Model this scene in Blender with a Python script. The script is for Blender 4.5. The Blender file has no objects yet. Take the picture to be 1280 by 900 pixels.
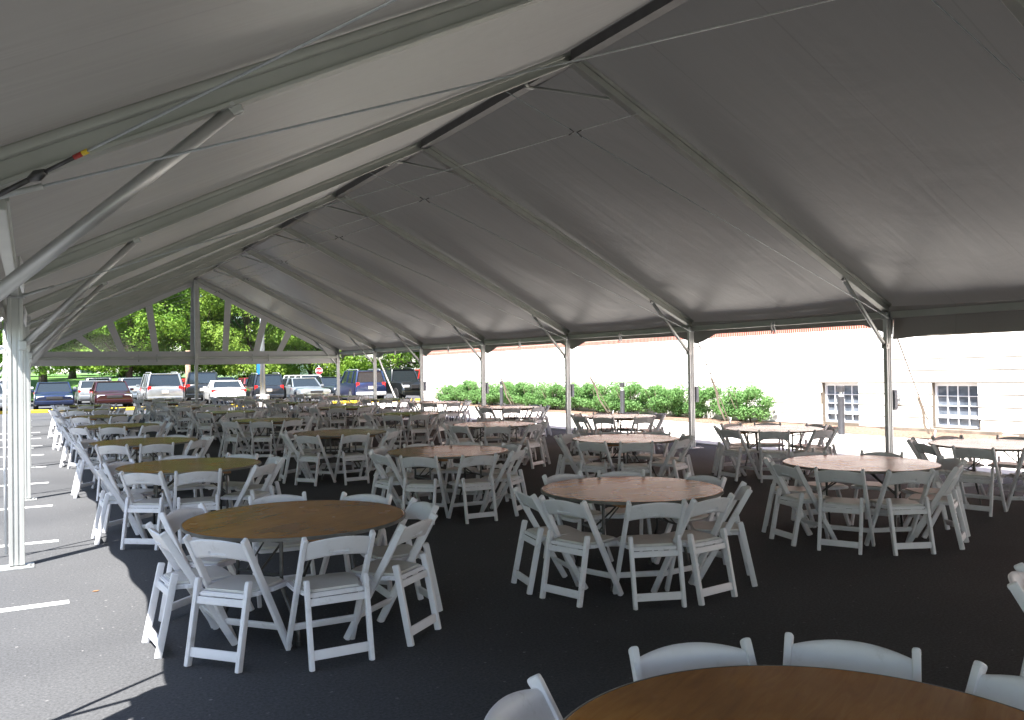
import bpy, bmesh, math, random
from mathutils import Vector, Matrix
R = math.radians
rnd = random.Random(7)
scene = bpy.context.scene
COL = scene.collection

# ------------------------------------------------------------------ materials
def new_mat(name):
    m = bpy.data.materials.new(name); m.use_nodes = True
    nt = m.node_tree; nt.nodes.clear()
    out = nt.nodes.new('ShaderNodeOutputMaterial'); p = nt.nodes.new('ShaderNodeBsdfPrincipled')
    nt.links.new(p.outputs[0], out.inputs[0])
    return m, nt, p, out
def N(nt, t, **kw):
    n = nt.nodes.new(t)
    for k, v in kw.items():
        if k in n.inputs.keys(): n.inputs[k].default_value = v
        else: setattr(n, k, v)
    return n
def ramp(nt, fac, stops):
    r = nt.nodes.new('ShaderNodeValToRGB'); e = r.color_ramp.elements
    while len(e) < len(stops): e.new(0.5)
    for i, (p, c) in enumerate(stops): e[i].position = p; e[i].color = (*c, 1) if len(c) == 3 else c
    nt.links.new(fac, r.inputs[0]); return r
def coords(nt, scale=(1, 1, 1), kind='Object'):
    t = nt.nodes.new('ShaderNodeTexCoord'); mp = nt.nodes.new('ShaderNodeMapping'); mp.inputs['Scale'].default_value = scale
    nt.links.new(t.outputs[kind], mp.inputs[0]); return mp.outputs[0]
def bump(nt, p, h, strength=.3, dist=.01):
    b = nt.nodes.new('ShaderNodeBump'); b.inputs['Strength'].default_value = strength; b.inputs['Distance'].default_value = dist
    nt.links.new(h, b.inputs['Height']); nt.links.new(b.outputs[0], p.inputs['Normal']); return b
def simple(name, col, rough=.5, metal=0, var=.08, vscale=6, spec=.5, bmp=0, bscale=80):
    m, nt, p, o = new_mat(name)
    co = coords(nt); n = N(nt, 'ShaderNodeTexNoise', Scale=vscale, Detail=5.0); nt.links.new(co, n.inputs['Vector'])
    a = tuple(max(0, c*(1-var)) for c in col); b = tuple(min(1, c*(1+var)) for c in col)
    r = ramp(nt, n.outputs[0], [(.35, a), (.65, b)]); nt.links.new(r.outputs[0], p.inputs['Base Color'])
    p.inputs['Roughness'].default_value = rough; p.inputs['Metallic'].default_value = metal
    p.inputs['Specular IOR Level'].default_value = spec
    if bmp:
        n2 = N(nt, 'ShaderNodeTexNoise', Scale=bscale, Detail=4.0); nt.links.new(co, n2.inputs['Vector']); bump(nt, p, n2.outputs[0], bmp, .005)
    return m
M = {}
def mat_asphalt():
    m, nt, p, o = new_mat('asphalt')
    co = coords(nt)
    n1 = N(nt, 'ShaderNodeTexNoise', Scale=.35, Detail=6.0); nt.links.new(co, n1.inputs['Vector'])
    n2 = N(nt, 'ShaderNodeTexNoise', Scale=55.0, Detail=6.0, Roughness=.7); nt.links.new(co, n2.inputs['Vector'])
    n3 = N(nt, 'ShaderNodeTexVoronoi', Scale=75.0); nt.links.new(co, n3.inputs['Vector'])
    r1 = ramp(nt, n1.outputs[0], [(.28, (.058, .060, .065)), (.5, (.076, .078, .083)), (.72, (.088, .090, .095))])
    r2 = ramp(nt, n2.outputs[0], [(.3, (.6, .6, .6)), (.7, (1.3, 1.3, 1.3))])
    r3 = ramp(nt, n3.outputs['Color'], [(.0, (.9, .9, .9)), (.93, (1, 1, 1)), (.985, (2.6, 2.5, 2.4))])
    a = N(nt, 'ShaderNodeMix', data_type='RGBA', blend_type='MULTIPLY'); a.inputs[0].default_value = 1
    nt.links.new(r1.outputs[0], a.inputs[6]); nt.links.new(r2.outputs[0], a.inputs[7])
    b = N(nt, 'ShaderNodeMix', data_type='RGBA', blend_type='MULTIPLY'); b.inputs[0].default_value = 1
    nt.links.new(a.outputs[2], b.inputs[6]); nt.links.new(r3.outputs[0], b.inputs[7])
    nt.links.new(b.outputs[2], p.inputs['Base Color'])
    p.inputs['Roughness'].default_value = .9; p.inputs['Specular IOR Level'].default_value = .12
    bump(nt, p, n2.outputs[0], .6, .006)
    return m
M['asphalt'] = mat_asphalt()
M['paint'] = simple('line_paint', (.72, .72, .70), .7, var=.15, vscale=30)
M['yellow'] = simple('yellow_paint', (.75, .50, .03), .6, var=.12, vscale=4)
M['concrete'] = simple('concrete', (.60, .57, .52), .85, var=.10, vscale=3, bmp=.3)
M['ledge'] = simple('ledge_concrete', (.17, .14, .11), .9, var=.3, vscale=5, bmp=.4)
M['mulch'] = simple('mulch', (.16, .10, .07), .95, var=.5, vscale=22, bmp=1, bscale=40)
M['grass'] = simple('grass_turf', (.075, .17, .025), .9, var=.3, vscale=2, bmp=.8, bscale=60)
M['terrain'] = simple('terrain', (.07, .12, .03), .95, var=.3, vscale=.3)
M['resin'] = simple('white_resin', (.77, .77, .82), .42, var=.03, vscale=5)
def mat_resin():
    m, nt, p, o = new_mat('white_resin')
    oi = nt.nodes.new('ShaderNodeObjectInfo'); co = coords(nt)
    ad = N(nt, 'ShaderNodeVectorMath', operation='ADD'); sc = N(nt, 'ShaderNodeMath', operation='MULTIPLY'); sc.inputs[1].default_value = 50
    nt.links.new(oi.outputs['Random'], sc.inputs[0]); nt.links.new(co, ad.inputs[0]); nt.links.new(sc.outputs[0], ad.inputs[1])
    n = N(nt, 'ShaderNodeTexNoise', Scale=9.0, Detail=8.0, Roughness=.7); nt.links.new(ad.outputs[0], n.inputs['Vector'])
    r = ramp(nt, n.outputs[0], [(.28, (.60, .59, .60)), (.42, (.76, .76, .80)), (.7, (.80, .80, .845))])
    t = ramp(nt, oi.outputs['Random'], [(0, (.92, .92, .91)), (1, (1, 1, 1))])
    a = N(nt, 'ShaderNodeMix', data_type='RGBA', blend_type='MULTIPLY'); a.inputs[0].default_value = 1
    nt.links.new(r.outputs[0], a.inputs[6]); nt.links.new(t.outputs[0], a.inputs[7]); nt.links.new(a.outputs[2], p.inputs['Base Color'])
    p.inputs['Roughness'].default_value = .42
    return m
M['resin'] = mat_resin()
M['cushion'] = simple('seat_vinyl', (.66, .66, .63), .45, var=.05, vscale=8, bmp=.15, bscale=150)
M['steel'] = simple('dark_steel', (.09, .09, .09), .42, .7, var=.2, vscale=20)
M['alu'] = simple('aluminium', (.50, .51, .50), .42, .55, var=.08, vscale=3)
M['alu_l'] = simple('rafter_aluminium', (.42, .435, .40), .45, .35, var=.08, vscale=2)
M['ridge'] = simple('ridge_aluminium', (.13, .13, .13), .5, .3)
M['galv'] = simple('galvanised', (.42, .43, .43), .5, .7, var=.2, vscale=15)
M['rope'] = simple('rope', (.15, .12, .095), .9, var=.2, vscale=30)
M['cable'] = simple('steel_cable', (.42, .45, .45), .45, .1, var=.1, vscale=30)
M['strapw'] = simple('white_strap', (.75, .75, .75), .8, var=.05)
M['dark'] = simple('dark_metal', (.02, .02, .022), .5, .2, var=.1)
M['tapey'] = simple('yellow_tape', (.7, .5, .03), .5); M['taper'] = simple('red_tape', (.35, .03, .02), .5)
M['bollard'] = simple('bollard_bronze', (.045, .045, .05), .5, .3, var=.1)
M['bark'] = simple('bark', (.10, .075, .055), .95, var=.4, vscale=9, bmp=1, bscale=18)
M['barkp'] = simple('pale_wood', (.30, .20, .13), .9, var=.3, vscale=9, bmp=1, bscale=18)
M['stone'] = simple('pale_limestone', (.82, .80, .75), .8, var=.05, vscale=2.2, bmp=.25, bscale=30)
M['mortar'] = simple('stone_joint', (.13, .105, .08), .9, var=.15, vscale=5)
M['wframe'] = simple('white_frame', (.75, .76, .78), .5, var=.03)
M['housew'] = simple('white_siding', (.62, .61, .58), .8, var=.1, vscale=1)
M['houseg'] = simple('pale_stucco', (.60, .56, .50), .85, var=.15, vscale=1)
M['roofg'] = simple('shingles', (.12, .11, .11), .9, var=.2, vscale=4)
M['tyre'] = simple('tyre_rubber', (.018, .018, .018), .8)
M['rim'] = simple('wheel_rim', (.45, .46, .47), .35, .8)
M['lens'] = simple('lamp_lens', (.7, .72, .74), .12, .3, var=.05, vscale=20)
M['redl'] = simple('tail_lens', (.55, .015, .012), .2)
M['orangel'] = simple('indicator_lens', (.7, .2, .02), .2)
M['plate'] = simple('number_plate', (.55, .5, .42), .5)
M['trimb'] = simple('black_trim', (.02, .02, .022), .6)
M['trims'] = simple('silver_trim', (.5, .51, .53), .35, .5)
M['signred'] = simple('sign_red', (.55, .02, .02), .4)
M['signblue'] = simple('sign_blue', (.02, .20, .60), .5)
M['polegrey'] = simple('pole_grey', (.34, .35, .36), .5, .3)
M['box'] = simple('outlet_grey', (.30, .30, .32), .6)
M['leafdry'] = simple('dry_leaf', (.25, .12, .05), .9)

def mat_glass_car():
    m, nt, p, o = new_mat('car_glass')
    p.inputs['Base Color'].default_value = (.015, .02, .022, 1); p.inputs['Roughness'].default_value = .06
    p.inputs['Specular IOR Level'].default_value = .8
    return m
M['cglass'] = mat_glass_car()
def mat_window():
    m, nt, p, o = new_mat('window_glass')
    co = coords(nt, (1, 1, 3)); n = N(nt, 'ShaderNodeTexNoise', Scale=2.0); nt.links.new(co, n.inputs['Vector'])
    r = ramp(nt, n.outputs[0], [(.4, (.07, .085, .105)), (.6, (.14, .16, .19))]); nt.links.new(r.outputs[0], p.inputs['Base Color'])
    p.inputs['Roughness'].default_value = .12
    return m
M['wglass'] = mat_window()
def carpaint(name, c, metal=.3):
    m, nt, p, o = new_mat(name)
    p.inputs['Base Color'].default_value = (*c, 1); p.inputs['Metallic'].default_value = metal
    p.inputs['Roughness'].default_value = .3; p.inputs['Coat Weight'].default_value = .8; p.inputs['Coat Roughness'].default_value = .06
    n = N(nt, 'ShaderNodeTexNoise', Scale=3.0); nt.links.new(coords(nt), n.inputs['Vector'])
    r = ramp(nt, n.outputs[0], [(.3, tuple(x*.88 for x in c)), (.7, tuple(min(1, x*1.1) for x in c))]); nt.links.new(r.outputs[0], p.inputs['Base Color'])
    return m
def mat_plywood():
    m, nt, p, o = new_mat('varnished_plywood')
    oi = nt.nodes.new('ShaderNodeObjectInfo')
    t = nt.nodes.new('ShaderNodeTexCoord'); mp = nt.nodes.new('ShaderNodeMapping'); mp.inputs['Scale'].default_value = (1.2, 9, 1)
    add = N(nt, 'ShaderNodeVectorMath', operation='ADD'); sc = N(nt, 'ShaderNodeMath', operation='MULTIPLY'); sc.inputs[1].default_value = 37
    nt.links.new(oi.outputs['Random'], sc.inputs[0]); nt.links.new(t.outputs['Object'], add.inputs[0]); nt.links.new(sc.outputs[0], add.inputs[1])
    nt.links.new(add.outputs[0], mp.inputs[0])
    n = N(nt, 'ShaderNodeTexNoise', Scale=3.0, Detail=8.0, Roughness=.6, Distortion=1.2); nt.links.new(mp.outputs[0], n.inputs['Vector'])
    n2 = N(nt, 'ShaderNodeTexNoise', Scale=2.2, Detail=6.0); nt.links.new(add.outputs[0], n2.inputs['Vector'])
    r = ramp(nt, n.outputs[0], [(.25, (.30, .112, .013)), (.5, (.38, .150, .020)), (.75, (.44, .19, .032))])
    r2 = ramp(nt, n2.outputs[0], [(.3, (.65, .62, .6)), (.55, (1, 1, 1)), (.8, (1.2, 1.2, 1.15))])
    a = N(nt, 'ShaderNodeMix', data_type='RGBA', blend_type='MULTIPLY'); a.inputs[0].default_value = 1
    nt.links.new(r.outputs[0], a.inputs[6]); nt.links.new(r2.outputs[0], a.inputs[7]); nt.links.new(a.outputs[2], p.inputs['Base Color'])
    rr = N(nt, 'ShaderNodeMapRange'); rr.inputs[3].default_value = .18; rr.inputs[4].default_value = .32
    nt.links.new(n2.outputs[0], rr.inputs[0]); nt.links.new(rr.outputs[0], p.inputs['Roughness'])
    p.inputs['Specular IOR Level'].default_value = .38
    bump(nt, p, n.outputs[0], .10, .002)
    return m
M['ply'] = mat_plywood()
M['edge'] = simple('table_edge_band', (.16, .15, .13), .5, var=.2, vscale=10)
M['batten'] = simple('pine_batten', (.34, .17, .07), .6, var=.2, vscale=10)
def mat_fabric(name, col, trans=.02, wr=1.0):
    m, nt, p, o = new_mat(name)
    co = coords(nt, (1, 1, 1))
    n = N(nt, 'ShaderNodeTexNoise', Scale=.9, Detail=4.0, Distortion=.8); nt.links.new(co, n.inputs['Vector'])
    co2 = coords(nt, (.5, 3.5, .5)); n2 = N(nt, 'ShaderNodeTexNoise', Scale=.8, Detail=3.0, Distortion=.6); nt.links.new(co2, n2.inputs['Vector'])
    mm = N(nt, 'ShaderNodeMath', operation='ADD'); nt.links.new(n.outputs[0], mm.inputs[0]); nt.links.new(n2.outputs[0], mm.inputs[1])
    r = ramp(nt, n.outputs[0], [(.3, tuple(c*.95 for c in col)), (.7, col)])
    sx = nt.nodes.new('ShaderNodeSeparateXYZ'); nt.links.new(coords(nt), sx.inputs[0])
    m1 = N(nt, 'ShaderNodeMath', operation='MULTIPLY'); m1.inputs[1].default_value = 1/1.609; nt.links.new(sx.outputs[1], m1.inputs[0])
    m2 = N(nt, 'ShaderNodeMath', operation='FRACT'); nt.links.new(m1.outputs[0], m2.inputs[0])
    sr = ramp(nt, m2.outputs[0], [(0, (.8, .8, .8)), (.008, (.8, .8, .8)), (.014, (1, 1, 1)), (.03, (1, 1, 1))])
    mu = N(nt, 'ShaderNodeMix', data_type='RGBA', blend_type='MULTIPLY'); mu.inputs[0].default_value = 1
    nt.links.new(r.outputs[0], mu.inputs[6]); nt.links.new(sr.outputs[0], mu.inputs[7]); nt.links.new(mu.outputs[2], p.inputs['Base Color'])
    p.inputs['Roughness'].default_value = .42; p.inputs['Specular IOR Level'].default_value = 1.0
    bump(nt, p, mm.outputs[0], .10*wr, .12)
    tr = nt.nodes.new('ShaderNodeBsdfTranslucent'); tr.inputs[0].default_value = (.86, .82, .74, 1)
    mx = nt.nodes.new('ShaderNodeMixShader'); mx.inputs[0].default_value = trans
    nt.links.new(p.outputs[0], mx.inputs[1]); nt.links.new(tr.outputs[0], mx.inputs[2]); nt.links.new(mx.outputs[0], o.inputs[0])
    return m
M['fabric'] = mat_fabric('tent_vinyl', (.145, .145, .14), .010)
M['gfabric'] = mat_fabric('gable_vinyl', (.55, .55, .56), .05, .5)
def mat_clear():
    m, nt, p, o = new_mat('clear_vinyl')
    tr = nt.nodes.new('ShaderNodeBsdfTransparent'); tr.inputs[0].default_value = (.93, .95, .94, 1)
    gl = nt.nodes.new('ShaderNodeBsdfGlossy'); gl.inputs['Roughness'].default_value = .1
    mx = nt.nodes.new('ShaderNodeMixShader'); mx.inputs[0].default_value = .05
    n = N(nt, 'ShaderNodeTexNoise', Scale=1.5); nt.links.new(coords(nt), n.inputs['Vector']); b = N(nt, 'ShaderNodeBump', Strength=.2); nt.links.new(n.outputs[0], b.inputs['Height']); nt.links.new(b.outputs[0], gl.inputs['Normal'])
    nt.links.new(tr.outputs[0], mx.inputs[1]); nt.links.new(gl.outputs[0], mx.inputs[2]); nt.links.new(mx.outputs[0], o.inputs[0])
    return m
M['clear'] = mat_clear()
def mat_leaf(name, a, b, c):
    m, nt, p, o = new_mat(name)
    g = nt.nodes.new('ShaderNodeNewGeometry')
    n = N(nt, 'ShaderNodeTexNoise', Scale=.7, Detail=3.0); nt.links.new(coords(nt), n.inputs['Vector'])
    mm = N(nt, 'ShaderNodeMath', operation='MULTIPLY_ADD'); mm.inputs[1].default_value = .45; nt.links.new(g.outputs['Random Per Island'], mm.inputs[0]); 
    m2 = N(nt, 'ShaderNodeMath', operation='MULTIPLY'); m2.inputs[1].default_value = .6; nt.links.new(n.outputs[0], m2.inputs[0]); nt.links.new(m2.outputs[0], mm.inputs[2])
    r = ramp(nt, mm.outputs[0], [(.15, a), (.5, b), (.9, c)]); nt.links.new(r.outputs[0], p.inputs['Base Color'])
    p.inputs['Roughness'].default_value = .55; p.inputs['Specular IOR Level'].default_value = .3
    tr = nt.nodes.new('ShaderNodeBsdfTranslucent'); nt.links.new(r.outputs[0], tr.inputs[0])
    mx = nt.nodes.new('ShaderNodeMixShader'); mx.inputs[0].default_value = .42
    nt.links.new(p.outputs[0], mx.inputs[1]); nt.links.new(tr.outputs[0], mx.inputs[2]); nt.links.new(mx.outputs[0], o.inputs[0])
    return m
M['leafA'] = mat_leaf('leaves_mid', (.06, .13, .014), (.15, .28, .026), (.30, .42, .06))
M['leafB'] = mat_leaf('leaves_bright', (.10, .19, .02), (.21, .33, .045), (.34, .44, .08))
M['leafC'] = mat_leaf('leaves_dark', (.03, .07, .015), (.07, .14, .03), (.12, .20, .05))
M['leafH'] = mat_leaf('leaves_hedge', (.05, .13, .03), (.12, .25, .07), (.22, .36, .14))
def mat_brick(name, soldier):
    m, nt, p, o = new_mat(name)
    t = nt.nodes.new('ShaderNodeTexCoord'); s = nt.nodes.new('ShaderNodeSeparateXYZ'); nt.links.new(t.outputs['Object'], s.inputs[0])
    c = nt.nodes.new('ShaderNodeCombineXYZ')
    if soldier: nt.links.new(s.outputs[2], c.inputs[0]); nt.links.new(s.outputs[1], c.inputs[1])
    else: nt.links.new(s.outputs[1], c.inputs[0]); nt.links.new(s.outputs[2], c.inputs[1])
    b = nt.nodes.new('ShaderNodeTexBrick'); nt.links.new(c.outputs[0], b.inputs[0])
    b.inputs['Scale'].default_value = 1; b.inputs['Brick Width'].default_value = .22; b.inputs['Row Height'].default_value = .075; b.inputs['Mortar Size'].default_value = .009
    if soldier: b.offset = 0
    b.inputs['Color1'].default_value = (.22, .045, .03, 1); b.inputs['Color2'].default_value = (.32, .085, .05, 1); b.inputs['Mortar'].default_value = (.45, .38, .32, 1)
    nt.links.new(b.outputs[0], p.inputs['Base Color']); p.inputs['Roughness'].default_value = .85
    bump(nt, p, b.outputs['Fac'], -.4, .006)
    return m
M['brick'] = mat_brick('brick', False); M['soldier'] = mat_brick('soldier_brick', True)

# ------------------------------------------------------------------ mesh helpers
def box(bm, c, s, rot=None, bev=0, seg=2):
    m = Matrix.Translation(c) @ ((rot.to_4x4()) if rot is not None else Matrix.Identity(4)) @ Matrix.Diagonal((*s, 1))
    g = bmesh.ops.create_cube(bm, size=1, matrix=m)
    if bev:
        es = list({e for v in g['verts'] for e in v.link_edges})
        bmesh.ops.bevel(bm, geom=es, offset=bev, segments=seg, affect='EDGES', profile=.6)
def frame_of(p0, p1, up=(0, 0, 1)):
    p0, p1 = Vector(p0), Vector(p1); z = (p1-p0).normalized(); u = Vector(up)
    if abs(z.dot(u)) > .98: u = Vector((0, 1, 0))
    x = u.cross(z).normalized(); y = z.cross(x)
    return Matrix((x, y, z)).transposed(), (p1-p0).length, (p0+p1)/2
def beam(bm, p0, p1, w, h, up=(0, 0, 1), bev=0, seg=2):
    r, L, c = frame_of(p0, p1, up); box(bm, c, (w, h, L), r, bev, seg)
def tube(bm, pts, r, seg=8, caps=True):
    pts = [Vector(p) for p in pts]; rings = []
    n = len(pts)
    d0 = (pts[1]-pts[0]).normalized(); u = Vector((0, 0, 1)) if abs(d0.z) < .9 else Vector((1, 0, 0))
    x = u.cross(d0).normalized()
    for i, p in enumerate(pts):
        d = ((pts[min(i+1, n-1)]-p).normalized() + (p-pts[max(i-1, 0)]).normalized()).normalized()
        x = (x - d*x.dot(d)).normalized(); y = d.cross(x)
        rr = r[i] if isinstance(r, (list, tuple)) else r
        rings.append([bm.verts.new(p + x*math.cos(2*math.pi*k/seg)*rr + y*math.sin(2*math.pi*k/seg)*rr) for k in range(seg)])
    for a, b in zip(rings, rings[1:]):
        for k in range(seg):
            f = bm.faces.new((a[k], a[(k+1) % seg], b[(k+1) % seg], b[k])); f.smooth = True
    if caps:
        bm.faces.new(rings[0][::-1]); bm.faces.new(rings[-1])
def lathe(bm, prof, seg=24, axis='z', c=(0, 0, 0)):
    c = Vector(c); rings = []
    def P(r, h, a):
        x, y = r*math.cos(a), r*math.sin(a)
        return c + (Vector((x, y, h)) if axis == 'z' else Vector((h, x, y)) if axis == 'x' else Vector((x, h, y)))
    for r, h in prof: rings.append([bm.verts.new(P(max(r, 1e-4), h, 2*math.pi*k/seg)) for k in range(seg)])
    for a, b in zip(rings, rings[1:]):
        for k in range(seg): bm.faces.new((a[k], a[(k+1) % seg], b[(k+1) % seg], b[k]))
    bm.faces.new(rings[0][::-1]); bm.faces.new(rings[-1])
def prism(bm, poly, z0, z1, bev=0):
    a = [bm.verts.new((x, y, z0)) for x, y in poly]; b = [bm.verts.new((x, y, z1)) for x, y in poly]
    n = len(poly); fs = [bm.faces.new(a[::-1]), bm.faces.new(b)]
    for k in range(n): fs.append(bm.faces.new((a[k], a[(k+1) % n], b[(k+1) % n], b[k])))
    if bev:
        es = list({e for f in fs for e in f.edges if abs(e.verts[0].co.z-e.verts[1].co.z) < 1e-6})
        bmesh.ops.bevel(bm, geom=es, offset=bev, segments=2, affect='EDGES')
def obj(name, bm, mat, parent=None, smooth=False, loc=None):
    bmesh.ops.recalc_face_normals(bm, faces=bm.faces[:])
    me = bpy.data.meshes.new(name); bm.to_mesh(me); bm.free()
    for m in (mat if isinstance(mat, (list, tuple)) else [mat]): me.materials.append(m)
    if smooth:
        for f in me.polygons: f.use_smooth = True
    o = bpy.data.objects.new(name, me); COL.objects.link(o)
    if parent: o.parent = parent
    if loc: o.location = loc
    return o
def tag(o, label=None, cat=None, group=None, kind=None):
    if label: o['label'] = label
    if cat: o['category'] = cat
    if group: o['group'] = group
    if kind: o['kind'] = kind
    return o
def thing(name, label, cat, loc=(0, 0, 0), rz=0, group=None):
    o = bpy.data.objects.new(name, None); COL.objects.link(o); o.location = loc; o.rotation_euler = (0, 0, rz)
    o.empty_display_size = .1
    return tag(o, label, cat, group)
def dup(root, loc, rz=0, label=None, group=None):
    r = root.copy(); COL.objects.link(r); r.location = loc; r.rotation_euler = (0, 0, rz)
    if label: r['label'] = label
    if group: r['group'] = group
    for ch in list(root.children):
        c = ch.copy(); COL.objects.link(c); c.parent = r
        for g in ch.children:
            d = g.copy(); COL.objects.link(d); d.parent = c
    return r
def B(): return bmesh.new()
def sheet(name, x0, x1, y0, y1, z, mat, kind='structure'):
    bm = B(); vs = [bm.verts.new(v) for v in ((x0, y0, z), (x1, y0, z), (x1, y1, z), (x0, y1, z))]; bm.faces.new(vs)
    return tag(obj(name, bm, mat), kind=kind)

# ------------------------------------------------------------------ camera
f_px, yaw, pitch, roll, CH = 1058.5, .5173, .0094, -.0144, 1.7845
cy, sy = math.cos(yaw), math.sin(yaw)
fx = Vector((sy, cy, 0)); rt = Vector((cy, -sy, 0)); up = Vector((0, 0, 1))
F = fx*math.cos(pitch)+up*math.sin(pitch); U = -fx*math.sin(pitch)+up*math.cos(pitch)
RR = rt*math.cos(roll)+U*math.sin(roll); UU = -rt*math.sin(roll)+U*math.cos(roll)
cam = bpy.data.cameras.new('camera'); co = bpy.data.objects.new('camera', cam); COL.objects.link(co)
mw = Matrix((RR, UU, -F)).transposed().to_4x4(); mw.translation = (0, 0, CH); co.matrix_world = mw
cam.sensor_width = 36; cam.lens = f_px/1280*36; cam.clip_end = 2000; cam.clip_start = .05
scene.camera = co

# ------------------------------------------------------------------ light
world = bpy.data.worlds.new('World'); scene.world = world; world.use_nodes = True
wn = world.node_tree; wn.nodes.clear()
sky = wn.nodes.new('ShaderNodeTexSky'); sky.sky_type = 'NISHITA'; sky.sun_disc = False
bg = wn.nodes.new('ShaderNodeBackground'); wo = wn.nodes.new('ShaderNodeOutputWorld')
wn.links.new(sky.outputs[0], bg.inputs[0]); wn.links.new(bg.outputs[0], wo.inputs[0]); bg.inputs[1].default_value = .115
sd = Vector((.42, .34, -1)).normalized()
sky.sun_elevation = math.asin(-sd.z); sky.sun_rotation = math.atan2(-sd.x, -sd.y)
sl = bpy.data.lights.new('sun', 'SUN'); sl.energy = 5.0; sl.angle = R(.5); sl.color = (1, .96, .90)
so = bpy.data.objects.new('sun', sl); COL.objects.link(so); so.rotation_euler = sd.to_track_quat('-Z', 'Y').to_euler()
vs = scene.view_settings; vs.view_transform = 'Standard'; vs.look = 'None'; vs.gamma = 1; vs.exposure = 2.2; vs.use_curve_mapping = False
scene.cycles.max_bounces = 10; scene.cycles.diffuse_bounces = 5; scene.cycles.glossy_bounces = 4; scene.cycles.transparent_max_bounces = 12
scene.cycles.use_denoising = True; scene.cycles.caustics_reflective = False; scene.cycles.caustics_refractive = False
scene.cycles.sample_clamp_indirect = 6

# ------------------------------------------------------------------ ground
sheet('terrain', -700, 700, -300, 1200, -.06, M['terrain'])
sheet('parking_lot', -70, 60, -40, 63, 0, M['asphalt'])
bm = B()
for k in range(-2, 9):
    y = 7.52+2.82*k
    if k == 0: y0 = 7.5
    box(bm, (-2.6, y, .002), (5.7, .10, .004))
for k in range(1, 9):
    y = 7.52+2.82*k
    box(bm, (-8.2, y, .002), (5.0, .10, .004))
tag(obj('parking_lines', bm, M['paint']), kind='structure')
bm = B()
for i in range(-16, 24):                      # concrete slabs between the tent and the planting bed
    y = 0+i*1.8
    box(bm, (15.4, y+.9, -.02), (4.5, 1.785, .10), bev=.008)
tag(obj('sidewalk', bm, M['concrete']), kind='structure')
bm = B()
g = 60
vv = [[bm.verts.new((17.65+1.75*i/6, -14+57*j/g, .035+.03*math.sin(i*1.3+j)*math.cos(j*.7)+(.05 if 1 < i < 6 else 0))) for j in range(g+1)] for i in range(7)]
for i in range(6):
    for j in range(g): bm.faces.new((vv[i][j], vv[i+1][j], vv[i+1][j+1], vv[i][j+1]))
tag(obj('planting_bed', bm, M['mulch'], smooth=True), kind='structure')
# lawn rising beyond the car park
bm = B()
nx, ny = 40, 14
vv = []
for i in range(nx+1):
    row = []
    for j in range(ny+1):
        x = -60+i*4; y = 64+j*5
        z = .1+1.25*min(1, j/3)+.05*max(0, j-3)
        if x > 12: z *= max(.05, 1-(x-12)/10)
        row.append(bm.verts.new((x, y, z)))
    vv.append(row)
for i in range(nx):
    for j in range(ny): bm.faces.new((vv[i][j], vv[i+1][j], vv[i+1][j+1], vv[i][j+1]))
tag(obj('lawn', bm, M['grass'], smooth=True), kind='structure')
bm = B()
for k in range(14):
    x = -9+k*2.45
    box(bm, (x+1.2, 45.2-(.10*(x-2)), .07), (2.40, .42, .14), Matrix.Rotation(-.1, 3, 'Z'), bev=.02)
tag(obj('kerb', bm, M['yellow']), kind='structure')

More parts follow.
